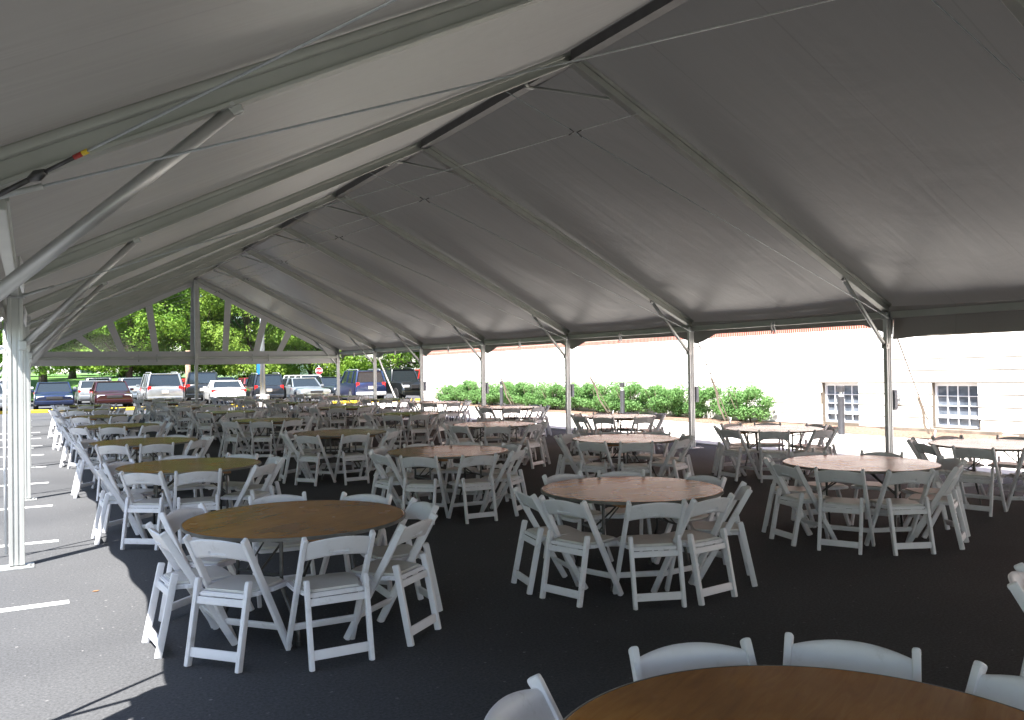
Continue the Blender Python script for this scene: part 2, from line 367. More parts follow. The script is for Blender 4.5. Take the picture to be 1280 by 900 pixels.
# ------------------------------------------------------------------ tent
XL, XR, XC = -.09, 12.40, 6.155
B1, Y1 = 4.828, 9.153
FY = [Y1+B1*k for k in range(-6, 6)] + [38.1]      # frames; index 5 is the one just before the first visible post
SL = .500
XLI = [-.27]*6+[ -.12, -.07, -.06, -.08, -.09, -.09, -.09, -.09]
ZLOW0 = 2.61                                       # underside of rafter at the post line
def zlow(x): return ZLOW0+SL*(min(x-XL, XR-x))
RD = .155                                            # rafter depth
tent = thing('frame_tent', 'large white frame tent with grey aluminium posts and rafters over all the tables', 'tent', (XC, 16, 0))
def tp(name, bm, mat, smooth=False, parent=None):
    o = obj(name, bm, mat, None, smooth)
    o.parent = parent or tent
    if parent is None: o.matrix_parent_inverse = Matrix.Translation((-XC, -16, 0))
    return o
posts = {}
for i, y in enumerate(FY):
    for s, X in ((-1, XLI[i]), (1, XR)):
        # post: extruded section with two grooves on its faces
        bm = B()
        w, d = .13, .07
        for ox, ww in ((-.0475, .035), (.0475, .035)): box(bm, (X+ox, y, 1.28), (ww, d, 2.52), bev=.006)
        box(bm, (X, y, 1.28), (.062, d-.022, 2.519))
        box(bm, (X, y, 1.28), (.018, d-.004, 2.518))
        po = tp('post', bm, M['alu']); posts[(i, s)] = po
        bm = B(); box(bm, (X+.03*s, y-.02, .006), (.34, .24, .012), bev=.003)
        for bx in (-.11, .15): lathe(bm, [(.016, .012), (.016, .03), (.0, .03)], 8, c=(X+.03*s+bx-.02, y-.08, 0))
        tp('base_plate', bm, M['galv'], parent=po)
        bm = B()                                     # eave corner bracket
        box(bm, (X-.0*s, y, 2.56), (.17, .11, .12), bev=.01)
        for bz in (2.53, 2.59): lathe(bm, [(.013, -.065), (.013, .065)], 8, 'y', (X-.05*s, y, bz))
        tp('corner_bracket', bm, M['galv'], parent=po)
        # rafter: deep box section with keder tubes on top and a lip below
        xi = XC - .0*s
        p0 = Vector((X+.02*s, y, zlow(X)+RD/2-.0)); p1 = Vector((xi, y, zlow(XC)+RD/2))
        upv = (0, 1, 0)
        bm = B()
        nrm = Vector((-SL*(-s), 0, 1)) if s > 0 else Vector((-SL, 0, 1)); nrm = Vector((SL*s, 0, 1)).normalized()
        beam(bm, p0, p1, RD*.9, .07, upv, bev=.008)
        beam(bm, p0+nrm*RD*.32+Vector((0, -.005, 0)), p1+nrm*RD*.32+Vector((0, -.005, 0)), .055, .125, upv, bev=.02, seg=3)
        beam(bm, p0-nrm*RD*.42, p1-nrm*RD*.42, .022, .115, upv, bev=.004)
        tp('rafter', bm, M['alu_l'])
        # knee brace
        bx0, bz0 = (X-s*.06, 2.06); bx1 = X-s*(1.02 if i != 5 or s > 0 else 1.14); bz1 = zlow(bx1)-.02
        bm = B(); tube(bm, [(bx0, y-.0, bz0), (bx1, y, bz1)], .034, 10)
        box(bm, (bx1-.0, y, bz1+.03), (.11, .05, .10), Matrix.Rotation(-s*-.46, 3, 'Y'), bev=.012)
        box(bm, (bx0, y, bz0), (.07, .10, .09), bev=.008)
        lathe(bm, [(.012, -.06), (.012, .06)], 8, 'y', (bx1, y, bz1+.03)); lathe(bm, [(.012, -.06), (.012, .06)], 8, 'y', (bx0, y, bz0))
        if 0 < i: tp('knee_brace', bm, M['alu'])
        else: bm.free()
        # scissor cable from this eave to the opposite rafter
        if i >= 4 and i < 12:
            xe = XC+(-s)*1.02; ze = zlow(xe)-.02
            bm = B(); tube(bm, [(X-s*.06, y-.07, 2.52), (xe, y-.07, ze)], .0065, 6)
            # turnbuckle near the eave and a hook where the cables cross
            a = Vector((X-s*.06, y-.07, 2.52)); e = Vector((xe, y-.07, ze)); dn = (e-a).normalized()
            tube(bm, [a, a+dn*.28], .014, 8)
            m0 = a+(e-a)*((XC-a.x)/(e.x-a.x))
            tp_cable = tp('tie_cable', bm, M['cable']); bm = B()
            for q in (-1, 1):
                tube(bm, [m0+Vector((.09*q, -.01, .035)), m0+Vector((.025*q, -.012, 0)), m0+Vector((.10*q, -.01, -.05))], .009, 6)
            if s < 0: tp('hook', bm, M['steel'], parent=tp_cable)
            else: bm.free()
# outlet boxes on the right-hand posts
for i in range(6, 11):
    bm = B(); box(bm, (XR+.12, FY[i], 1.16), (.09, .10, .34), bev=.01)
    box(bm, (XR+.12, FY[i]-.055, 1.16), (.07, .012, .28), bev=.004); box(bm, (XR+.07, FY[i], 1.16), (.03, .04, .20))
    tp('outlet_box', bm, M['box'], parent=posts[(i, 1)])
# beams between frames
for i in range(len(FY)-1):
    y0, y1 = FY[i]+.06, FY[i+1]-.06
    for s, X in ((-1, XL), (1, XR)):
        if s < 0 and i < 5: X -= .22
        bm = B(); box(bm, (X+.03*s, (y0+y1)/2, 2.575), (.07, y1-y0, .11), bev=.008); box(bm, (X+.03*s-.037*s, (y0+y1)/2, 2.575), (.012, y1-y0, .03))
        tp('eave_beam', bm, M['alu_l'])
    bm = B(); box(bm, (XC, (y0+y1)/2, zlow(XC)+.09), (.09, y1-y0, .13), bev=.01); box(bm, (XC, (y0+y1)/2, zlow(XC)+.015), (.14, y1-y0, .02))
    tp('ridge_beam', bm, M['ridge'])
    for s in (-1, 1):                                # ridge wind braces
        bm = B(); a = (XC+.03*s, FY[i]+1.05, zlow(XC)+.02); x1 = XC+.66*s
        tube(bm, [a, (x1, FY[i]+.06, zlow(x1)-.01)], .019, 8); box(bm, a, (.07, .07, .07), bev=.01)
        tp('ridge_brace', bm, M['alu_l'])
        if i in (4, ):                               # wind cable in the roof plane
            X = -.27 if s < 0 else XR
            bm = B(); a = Vector((X-s*.05, FY[i+1]-.08, 2.49)); e = Vector((XC+s*.1, FY[i]+.1, zlow(XC)-.02)); dn = (e-a).normalized()
            tube(bm, [a, e], .006, 6); cb = tp('wind_cable', bm, M['cable'])
            bm = B(); tube(bm, [a+dn*.05, a+dn*.30], .012, 8); tube(bm, [a+dn*.30, a+dn*.34, a+dn*.38], [.013, .026, .013], 8); tube(bm, [a+dn*.38, a+dn*.52], .009, 8)
            tp('turnbuckle', bm, M['steel'], parent=cb)
            bm = B(); tube(bm, [a+dn*.52, a+dn*.56], .011, 8); tp('tape', bm, M['taper'], parent=cb)
            bm = B(); tube(bm, [a+dn*.56, a+dn*.585], .0115, 8); tp('tape', bm, M['tapey'], parent=cb)
# roof fabric: one panel per bay and slope
def fab_z(x, v):
    return zlow(x)+.23
for i in range(len(FY)-1):
    y0, y1 = FY[i], FY[i+1]
    for s in (-1, 1):
        Xe = XL-.16 if s < 0 else XR+.16
        if s < 0 and i < 5: Xe -= .24
        bm = B(); nu, nv = 26, 14; vv = []
        ph = rnd.random()*6
        for a in range(nu+1):
            u = a/nu; x = XC+(Xe-XC)*u; row = []
            for b in range(nv+1):
                v = b/nv; y = y0+(y1+(.14 if i == len(FY)-2 else 0)-y0)*v
                bay = math.sin(math.pi*v)
                z = zlow(x)+.195 - .075*bay*math.sin(math.pi*min(1, u*1.02))**.7
                z += .012*bay*math.sin(u*9+v*7+ph)*u*(1-u)*3
                # tension folds running to the post corners near the eave
                z -= .05*max(0, (u-.8)/.2)**1.5*bay
                row.append(bm.verts.new((x, y, z)))
            vv.append(row)
        for a in range(nu):
            for b in range(nv): bm.faces.new((vv[a][b], vv[a+1][b], vv[a+1][b+1], vv[a][b+1]))
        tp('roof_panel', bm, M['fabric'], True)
        # valance hanging from the eave, its lower edge scalloped
        bm = B(); nv = 24; top = []; bot = []; mid = []
        zt = zlow(Xe)+.195
        for b in range(nv+1):
            v = b/nv; y = y0+(y1-y0)*v; bay = math.sin(math.pi*v)
            zb = 2.17 if (s > 0 and i == 5) else 2.25; sc = (.05 if (s > 0 and i == 5) else .19)*min(1, 2.6*bay)**1.2
            if s < 0: zb, sc = 2.20, .22*bay**1.3
            top.append(bm.verts.new((Xe, y, zt-.05*bay))); w = .012*math.sin(v*23+ph)
            mid.append(bm.verts.new((Xe+s*(.02+w), y, (zt+zb+sc)/2+.02)))
            bot.append(bm.verts.new((Xe+s*(.0+w*1.8), y, zb+sc)))
        for b in range(nv):
            bm.faces.new((top[b], top[b+1], mid[b+1], mid[b])); bm.faces.new((mid[b], mid[b+1], bot[b+1], bot[b]))
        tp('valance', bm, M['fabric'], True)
        bm = B(); ym = (y0+y1)/2; X = XL if s < 0 else XR   # curtain ties hanging from the eave beam
        for q in (0, .07):
            if s < 0 and i < 5: X = XL-.25
            tube(bm, [(X-s*.03, ym+q, 2.60), (X-s*.05, ym+q+.02, 2.52), (X-s*.04, ym+q-.01, 2.43), (X-s*.05, ym+q+.015, 2.36)], [.01, .016, .02, .008], 6)
        tp('curtain_tie', bm, M['strapw'])
# gable end with clear windows
GY = 38.16
gd = tp('gable_curtain', B(), M['gfabric'])
bpy.data.objects.remove(gd)
bm = B()
def quad(bm, pts, y=GY, t=.012):
    a = [bm.verts.new((x, y, z)) for x, z in pts]; b = [bm.verts.new((x, y+t, z)) for x, z in pts]
    n = len(pts); bm.faces.new(a); bm.faces.new(b[::-1])
    for k in range(n): bm.faces.new((a[k], b[k], b[(k+1) % n], a[(k+1) % n]))
quad(bm, [(XL-.1, 2.12), (XR+.1, 2.12), (XR+.1, 2.38), (XL-.1, 2.38)])
quad(bm, [(XL-.1, 2.41), (XR+.1, 2.41), (XR+.1, 2.69), (XL-.1, 2.69)])
top = lambda x: zlow(x)+.21
quad(bm, [(XL-.1, 2.69), (XL+.62, 2.69), (XC, top(XC)-.42), (XC, top(XC)), (XL-.1, top(XL))], GY+.014)
quad(bm, [(XR+.1, 2.69), (XR+.1, top(XR)), (XC, top(XC)), (XC, top(XC)-.42), (XR-.62, 2.69)], GY+.014)
w = .13
for (bx, tx) in ((2.38, 1.6), (3.28, 2.8), (4.57, 4.31), (7.38, 7.53), (8.71, 9.09), (9.73, 10.2)):
    quad(bm, [(bx-w, 2.68), (bx+w, 2.68), (tx+w, top(tx+w)-.3), (tx-w, top(tx-w)-.3)], GY+.028)
quad(bm, [(XC-.22, 2.68), (XC+.22, 2.68), (XC+.16, top(XC)-.3), (XC-.16, top(XC)-.3)], GY+.028)
gc = tp('gable_curtain', bm, M['gfabric'])
bars = [(XL+.55, XL+.55), (2.38, 1.6), (3.28, 2.8), (4.57, 4.31), (XC, XC), (7.38, 7.53), (8.71, 9.09), (9.73, 10.2), (XR-.55, XR-.55)]
for (b0, t0), (b1, t1) in zip(bars, bars[1:]):
    bm = B(); quad(bm, [(b0, 2.66), (b1, 2.66), (t1, top(t1)-.3), (t0, top(t0)-.3)], GY+.044, .002); tp('window_pane', bm, M['clear'], parent=gc)
bm = B(); box(bm, (XC, 38.1, 2.41), (XR-XL-.1, .07, .12), bev=.008)
for q in (3.9, 4.6, 8.5, 9.2): tube(bm, [(q, 38.05, 2.56), (q, 38.0, 2.42), (q, 38.04, 2.26)], .02, 6)
tp('gable_beam', bm, M['alu_l'])
bm = B(); box(bm, (XC, 38.06, 2.85), (.13, .12, 5.7), bev=.01); tp('gable_post', bm, M['alu'])
# guy ropes
def rope(name, a, b, r, sag, mat, nseg=14, wob=.0):
    bm = B(); a, b = Vector(a), Vector(b); pts = []
    for k in range(nseg+1):
        t = k/nseg; p = a.lerp(b, t); p.z -= sag*4*t*(1-t); p += Vector((wob*math.sin(t*11), wob*math.cos(t*9), 0)); pts.append(p)
    tube(bm, pts, r, 6); return tp(name, bm, mat)
anch = {6: (17.75, 11.95, .08), 7: (17.8, 18.44, .08), 8: (17.8, 24.2, .08), 9: (17.8, 31.0, .06), 10: (17.2, 37.5, .05), 11: (15.2, 37.6, .05)}
for i, e in anch.items():
    y = FY[i]; a = Vector((XR+.2, y, 2.30)); e = Vector(e)
    if i == 11: rope('guy_rope', (XR+.2, 33.4, 2.3), e, .035, .02, M['strapw']); 
    elif i == 10: rope('guy_rope', a, e, .015, .02, M['rope'])
    else:
        rope('guy_rope', a, e, .012, .0, M['rope'])
        mid = a.lerp(e, .38 if i != 6 else .55)
        rope('rope_tail', mid, e+Vector((-.12, .05, .1)), .026, .14, M['rope'], wob=.03)
    bm = B(); tube(bm, [e+Vector((-.02, 0, -.1)), e+Vector((.06, 0, .16))], .02, 8); tp('stake', bm, M['galv'])
for i in (4, 5, 6, 7, 8, 9, 10):
    y = FY[i]
    e = Vector((XL-1.9, y+.15, .03))
    rope('guy_rope', (XL-.13, y+.05, 2.32), e, .02, .0, M['strapw'])
    bm = B(); tube(bm, [e+Vector((.03, 0, -.03)), e+Vector((-.06, 0, .18))], .02, 8); tp('stake', bm, M['galv'])
    bm = B(); tube(bm, [(XL-.12, y+.4, 2.3), (XL-.13, y+.42, 1.2), (XL-.125, y+.42, .05)], .017, 6)
    lathe(bm, [(.02, -.02), (.03, -.03), (.038, .0), (.03, .03), (.02, .02)], 14, 'y', (XL-.14, y-.02, 2.02)); tp('drop_strap', bm, M['strapw'])

# ------------------------------------------------------------------ folding chair
def make_chair():
    t = thing('folding_chair', 'x', 'chair')
    def py(z): return -.235+.44*z/.775
    for s in (-1, 1):
        bm = B(); x = .213*s
        beam(bm, (x, py(0), .0), (x, py(.775), .775), .029, .047, (1, 0, 0) if False else (0, 1, 0), bev=.009)
        box(bm, (x, py(.775), .772), (.030, .049, .03), Matrix.Rotation(-.515, 3, 'X'), bev=.0125, seg=3)
        for zz in (.30, .46): lathe(bm, [(.008, .0), (.008, .004), (.0, .004)], 8, 'x', (x+s*.011 if s > 0 else x-.015, py(zz), zz))
        obj('leg', bm, M['resin'], t)
    for s in (-1, 1):
        bm = B(); x = .186*s
        beam(bm, (x, .24, 0), (x, .135, .505), .030, .045, (0, 1, 0), bev=.009)
        box(bm, (x, .134, .502), (.031, .045, .03), Matrix.Rotation(.2, 3, 'X'), bev=.0125, seg=3)
        obj('leg', bm, M['resin'], t)
    bm = B(); box(bm, (0, .2225, .085), (.348, .020, .058), Matrix.Rotation(.2, 3, 'X'), bev=.006); obj('rear_rail', bm, M['resin'], t)
    bm = B(); box(bm, (0, .160, .385), (.348, .020, .045), Matrix.Rotation(.2, 3, 'X'), bev=.006)
    obj('rear_rail', bm, M['resin'], t)
    bm = B(); z = .165; box(bm, (0, py(z), z), (.404, .018, .048), Matrix.Rotation(-.515, 3, 'X'), bev=.005); obj('stretcher', bm, M['resin'], t)
    bm = B()
    h = [(-.168, .15), (-.168, .075), (-.196, .06), (-.196, -.045), (-.222, -.06), (-.222, -.215), (-.205, -.243), (-.12, -.252)]
    poly = h+[(-a, b) for a, b in reversed(h)]
    prism(bm, poly, .408, .436, bev=.006)
    st = obj('seat', bm, M['resin'], t)
    bm = B(); h = [(-.148, .13), (-.168, .05), (-.178, -.04), (-.196, -.08), (-.192, -.20), (-.17, -.23), (-.09, -.236)]
    prism(bm, h+[(-a, b) for a, b in reversed(h)], .437, .451, bev=.009)
    obj('cushion', bm, M['cushion'], st)
    # backrest: arched and bowed panel with a hand-hold recess
    bm = B()
    us = sorted(set([-.200, -.18, -.15, -.12, -.09, -.062, -.053, -.05, -.03, 0, .03, .05, .053, .062, .09, .12, .15, .18, .200]))
    vs_ = [0, .06, .14, .18, .20, .36, .38, .45, .65, .85, .95, 1]
    def pt(u, v, side):
        zt = .752+.026*(1-(u/.2)**2); zb = .630+.024*(1-(u/.2)**2); z = zb+(zt-zb)*v
        e = min(v, 1-v); th = .0115*min(1, (e/.08)**.5 if e > 0 else 0)+.0015
        rec = .012 if (abs(u) <= .0535 and .19 <= v <= .37 and side > 0) else 0
        y = py(z)+.026*(1-(u/.2)**2)+side*(th-rec)
        return (u, y, z)
    gr = {}
    for side in (-1, 1):
        gr[side] = [[bm.verts.new(pt(u, v, side)) for v in vs_] for u in us]
        for a in range(len(us)-1):
            for b in range(len(vs_)-1):
                bm.faces.new((gr[side][a][b], gr[side][a+1][b], gr[side][a+1][b+1], gr[side][a][b+1]))
    for b in range(len(vs_)-1):
        for a in (0, len(us)-1): bm.faces.new((gr[-1][a][b], gr[-1][a][b+1], gr[1][a][b+1], gr[1][a][b]))
    for a in range(len(us)-1):
        for b in (0, len(vs_)-1): bm.faces.new((gr[-1][a][b], gr[1][a][b], gr[1][a+1][b], gr[-1][a+1][b]))
    o = obj('backrest', bm, M['resin'], t)
    for p in o.data.polygons: p.use_smooth = True
    for e in o.data.edges: pass
    return t
def auto_smooth(me, ang=35):
    # mark edges sharper than the angle so that smooth shading keeps bevelled edges crisp
    bmm = bmesh.new(); bmm.from_mesh(me)
    for f in bmm.faces: f.smooth = True
    for e in bmm.edges:
        if len(e.link_faces) == 2 and e.calc_face_angle(0) > R(ang): e.smooth = False
    bmm.to_mesh(me); bmm.free()
chair0 = make_chair()
for c in chair0.children:
    auto_smooth(c.data)
    for g in c.children: auto_smooth(g.data)
# the same chair in one mesh, for places where its parts are too small to be seen
bm = B()
for c in chair0.children: 
    bm.from_mesh(c.data)
    for g in c.children: bm.from_mesh(g.data)
chair_far = obj('folding_chair', bm, M['resin']); tag(chair_far, 'x', 'chair')

def make_table():
    t = thing('round_table', 'x', 'table')
    bm = B(); lathe(bm, [(.752, .731), (.757, .7315), (.757, .7505), (.750, .7535)], 96); top = obj('tabletop', bm, M['ply'], t)
    bm = B(); n = 96; pr = [(.7575, .7295), (.765, .731), (.765, .7505), (.7575, .7525)]
    rings = [[bm.verts.new((r*math.cos(2*math.pi*k/n), r*math.sin(2*math.pi*k/n), z)) for k in range(n)] for r, z in pr]
    for q in range(4):
        for k in range(n): bm.faces.new((rings[q][k], rings[q][(k+1) % n], rings[(q+1) % 4][(k+1) % n], rings[(q+1) % 4][k]))
    obj('edge_band', bm, M['edge'], top)
    for sx in (-1, 1):
        bm = B(); box(bm, (.33*sx, 0, .708), (.075, 1.05, .044), bev=.006); obj('batten', bm, M['batten'], t)
        for s in (-1, 1):
            bm = B(); x = .36*sx
            tube(bm, [(x, .20*s, .70), (x, .20*s, .42), (x+.0*sx, .205*s, .36), (x, .235*s, .30), (x, .33*s, .12), (x, .345*s, .07), (x, .345*s, .0)], .0125, 10)
            lathe(bm, [(.017, 0), (.017, .03), (.0, .03)], 10, c=(x, .345*s, 0)); obj('leg', bm, M['steel'], t)
        bm = B(); x = .36*sx
        tube(bm, [(x, -.20, .44), (x, .20, .44)], .010, 8); tube(bm, [(x, -.20, .66), (x, .20, .66)], .010, 8)
        tube(bm, [(x, .0, .44), (x*.55, 0, .56), (.04*sx, 0, .70)], .008, 8); tube(bm, [(x, .12, .44), (.10*sx, .12, .70)], .006, 8)
        obj('leg_brace', bm, M['steel'], t)
    return t
table0 = make_table()
for c in table0.children:
    if not c.name.startswith('tabletop'): auto_smooth(c.data)
    for g in c.children: auto_smooth(g.data)

ORD = ['first', 'second', 'third', 'fourth', 'fifth', 'sixth', 'seventh', 'eighth', 'ninth']
cols = [
    [(1.78, 1.47), (1.63, 5.98), (1.55, 10.05), (1.5, 13.95), (1.5, 18.5), (1.45, 22.9), (1.45, 27.2), (1.5, 31.0)],
    [(4.47, 1.43), (4.42, 5.76), (4.57, 9.70), (4.48, 13.7), (4.40, 18.3), (4.42, 22.8), (4.40, 27.2), (4.40, 31.5), (4.4, 35.8)],
    [(7.47, 5.87), (7.42, 9.78), (7.45, 13.8), (7.62, 18.4), (7.6, 23.0), (7.5, 27.5), (7.35, 31.3), (7.3, 35.8)],
    [(10.45, 6.2), (10.40, 9.78), (10.66, 14.25), (11.0, 19.4), (11.0, 23.9), (10.9, 28.0), (10.8, 32.5), (10.5, 36.1)]]
colname = ['in the row by the left posts', 'in the second row from left', 'in the third row from left', 'in the row by the right posts']
colshort = ['by the left posts', 'in the second row', 'in the third row', 'by the right posts']
ang = {(0, 0): [73, 38, 0, 125], (1, 0): [117, 70], (0, 1): [-136, -90, -176, 135, 83, 38, -6, -50],
       (1, 1): [170, -159, -117, -85, -41, 94, 57, 5], (2, 0): [170, -153, -113, -69, -28, 125, 24, 75]}
SIDES = ['far', 'far left', 'left', 'near left', 'near', 'near right', 'right', 'far right']
used_t = used_c = used_f = False
for ci, cl in enumerate(cols):
    for ri, (x, y) in enumerate(cl):
        rr = Vector((x, y)); rz = rnd.uniform(0, math.pi)
        if (ci, ri) in ((0, 1), ): rz = .55
        lab = 'round brown plywood folding table, %s from the front %s' % (ORD[ri], colname[ci])
        if not used_t: t = table0; t.location = (x, y, 0); t.rotation_euler.z = rz; t['label'] = lab; t['group'] = 'round tables under the tent'; used_t = True
        else: t = dup(table0, (x, y, 0), rz, lab, 'round tables under the tent')
        if (ci, ri) in ang: A = ang[(ci, ri)]; jit = 0
        else:
            off = rnd.choice([0, 0, 8, -8, 20]); A = [off+45*k+rnd.uniform(-5, 5) for k in range(8)]; jit = 1
        view = math.degrees(math.atan2(y, x))
        # name each chair by the side of the table it stands on, seen from the tent's near end
        rel = sorted(A, key=lambda a: (a-view) % 360)
        names = {}
        if len(A) == 8:
            best = min(range(8), key=lambda o_: sum(abs((((rel[k]-view) - 45*((k+o_) % 8)+180) % 360)-180) for k in range(8)))
            for k in range(8): names[rel[k]] = SIDES[(k+best) % 8]
        else:
            for a in A: names[a] = SIDES[int(round(((a-view) % 360)/45)) % 8]
        if (ci, ri) == (0, 0): names = {73: 'far left', 38: 'far', 0: 'far right', 125: 'left'}
        if (ci, ri) == (1, 0): names = {117: 'far left', 70: 'far'}
        for a in A:
            r_ = .735+(rnd.uniform(-.03, .05))
            fa = R(a+(rnd.uniform(-6, 6)))
            cx, cy_ = x+r_*math.cos(R(a)), y+r_*math.sin(R(a))
            lab = 'white folding chair, %s side of the %s table %s' % (names[a], ORD[ri], colshort[ci])
            far = y > 26
            if far:
                if not used_f: c = chair_far; used_f = True
                else: c = chair_far.copy(); COL.objects.link(c)
                c.location = (cx, cy_, 0); c.rotation_euler = (0, 0, fa-math.pi/2); c['label'] = lab; c['group'] = 'white folding chairs around the tables'
            elif not used_c:
                c = chair0; used_c = True; c.location = (cx, cy_, 0); c.rotation_euler.z = fa-math.pi/2; c['label'] = lab; c['group'] = 'white folding chairs around the tables'
            else: dup(chair0, (cx, cy_, 0), fa-math.pi/2, lab, 'white folding chairs around the tables')

# ------------------------------------------------------------------ building
bld = thing('building', 'pale stone building with red brick above and small basement windows', 'building', (19.2, 12, 0))
bld.rotation_euler = (-.0072, 0, .023)
LY0, LY1 = -40.0, 30.7
def bp(name, bm, mat, smooth=False, parent=None): return obj(name, bm, mat, parent or bld, smooth)
wins = [(-.2, .95, .20, 1.285), (3.02, 4.20, .20, 1.285), (-5.2, -4.05, .20, 1.285)]
bm = B()
def wall_with_holes(bm, x0, x1, y0, y1, z0, z1, holes):
    ys = sorted(set([y0, y1]+[h for w_ in holes for h in w_[:2]]))
    for a, b in zip(ys, ys[1:]):
        hit = [w_ for w_ in holes if w_[0] <= a+1e-6 and w_[1] >= b-1e-6]
        if hit:
            for za, zb in ((z0, hit[0][2]), (hit[0][3], z1)): box(bm, ((x0+x1)/2, (a+b)/2, (za+zb)/2), (x1-x0, b-a, zb-za))
        else: box(bm, ((x0+x1)/2, (a+b)/2, (z0+z1)/2), (x1-x0, b-a, z1-z0))
wall_with_holes(bm, .03, .32, LY0, LY1, -1.2, 2.72, wins)
box(bm, (6, LY1-.15, .76), (11.4, .28, 3.9)); box(bm, (6, LY0+.15, .76), (11.4, .28, 3.9))
bp('wall', bm, M['mortar'])
zs = [-.45, -.15, .12, .41, .70, .995, 1.285, 1.58, 1.87, 2.44, 2.72]
bm = B(); gp = .026
for k, (za, zb) in enumerate(zip(zs, zs[1:])):
    y = LY0 + (0 if k % 2 else .75)
    cuts = []
    yy = LY0
    nx_ = y
    while yy < LY1:
        ye = min(nx_ if nx_ > yy+.01 else nx_+1.5, LY1); nx_ = ye+rnd.choice([1.5, 1.5, 1.5, 3.0])
        segs = [(yy, ye)]
        for w_ in wins:
            if za < w_[3]-.01 and zb > w_[2]+.01:
                ns = []
                for a, b in segs:
                    if b <= w_[0] or a >= w_[1]: ns.append((a, b))
                    else:
                        if a < w_[0]: ns.append((a, w_[0]))
                        if b > w_[1]: ns.append((w_[1], b))
                segs = ns
        for a, b in segs:
            if b-a > .05: box(bm, (.02, (a+b)/2, (za+zb)/2), (.06, b-a-.006, zb-za-gp), bev=.004, seg=1)
        yy = ye
bp('stone_blocks', bm, M['stone'])
bm = B(); box(bm, (-.0+.16, (LY0+LY1)/2, 2.92), (.30, LY1-LY0, .40)); bp('soldier_course', bm, M['soldier'])
bm = B(); box(bm, (.17, (LY0+LY1)/2, 5.6), (.30, LY1-LY0, 4.96)); box(bm, (6, LY1-.16, 5.4), (11.4, .29, 5.3)); box(bm, (6, LY0+.16, 5.4), (11.4, .29, 5.3)); bp('brick_wall', bm, M['brick'])
bm = B(); box(bm, (6, (LY0+LY1)/2, 8.2), (12.4, LY1-LY0+.5, .25)); bp('roof', bm, M['roofg'])
for (a, b, z0, z1) in wins:
    wv = thing('window', None, None); wv.parent = bld
    bm = B(); X = .17
    fw = .045
    box(bm, (X, a+fw/2+.005, (z0+z1)/2), (.06, fw, z1-z0-.01)); box(bm, (X, b-fw/2-.005, (z0+z1)/2), (.06, fw, z1-z0-.01))
    box(bm, (X, (a+b)/2, z1-.045), (.062, b-a-.02, .08)); box(bm, (X, (a+b)/2, z0+.02), (.062, b-a-.02, .04))
    zm = z0+.26; box(bm, (X-.004, (a+b)/2, zm), (.062, b-a-2*fw, .075))
    for q in range(1, 4):
        yq = a+fw+(b-a-2*fw)*q/4; box(bm, (X, yq, (z0+z1)/2), (.045, .015, z1-z0-.08))
    for q in range(1, 3):
        zq = zm+.02+(z1-.09-zm-.02)*q/3; box(bm, (X+.001, (a+b)/2, zq), (.042, b-a-2*fw, .015))
    obj('frame', bm, M['wframe'], wv)
    bm = B(); box(bm, (X+.035, (a+b)/2, (z0+z1)/2), (.01, b-a-.02, z1-z0-.02)); obj('pane', bm, M['wglass'], wv)
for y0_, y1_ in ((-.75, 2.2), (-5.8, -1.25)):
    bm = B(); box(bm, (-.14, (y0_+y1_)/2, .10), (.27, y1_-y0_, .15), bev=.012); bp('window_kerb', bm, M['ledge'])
def wall_lamp(y, z):
    bm = B(); box(bm, (-.02, y, z), (.03, .16, .30), bev=.01); box(bm, (-.08, y, z+.05), (.10, .12, .14), bev=.03); box(bm, (-.06, y, z-.08), (.05, .08, .10), bev=.02); return bm
bp('wall_lamp', wall_lamp(1.84, .88), M['galv']); bp('wall_lamp', wall_lamp(30.45, 2.5), M['dark'])

# ------------------------------------------------------------------ bollard lights
def make_bollard():
    t = thing('bollard_light', 'x', 'bollard')
    bm = B(); lathe(bm, [(.085, 0), (.08, .01), (.08, .93), (.07, .94), (.0, .94)], 24); obj('body', bm, M['bollard'], t)
    bm = B(); lathe(bm, [(.05, .94), (.05, .985), (.06, 1.0)], 20); lathe(bm, [(.03, .98), (.03, 1.06)], 12); obj('lamp', bm, M['lens'], t)
    bm = B(); lathe(bm, [(.082, 1.05), (.085, 1.055), (.085, 1.19), (.075, 1.2)], 24); obj('cap', bm, M['bollard'], t)
    for c in t.children: auto_smooth(c.data)
    return t
b0 = make_bollard(); b0.location = (17.3, 14.1, .03); b0['label'] = 'dark bollard light in front of the left basement window'; b0['group'] = 'bollard lights along the hedge'
dup(b0, (17.5, 23.2, .03), 0, 'dark bollard light before the middle of the hedge', 'bollard lights along the hedge')
dup(b0, (17.5, 31.7, .03), 0, 'dark bollard light before the far end of the hedge', 'bollard lights along the hedge')

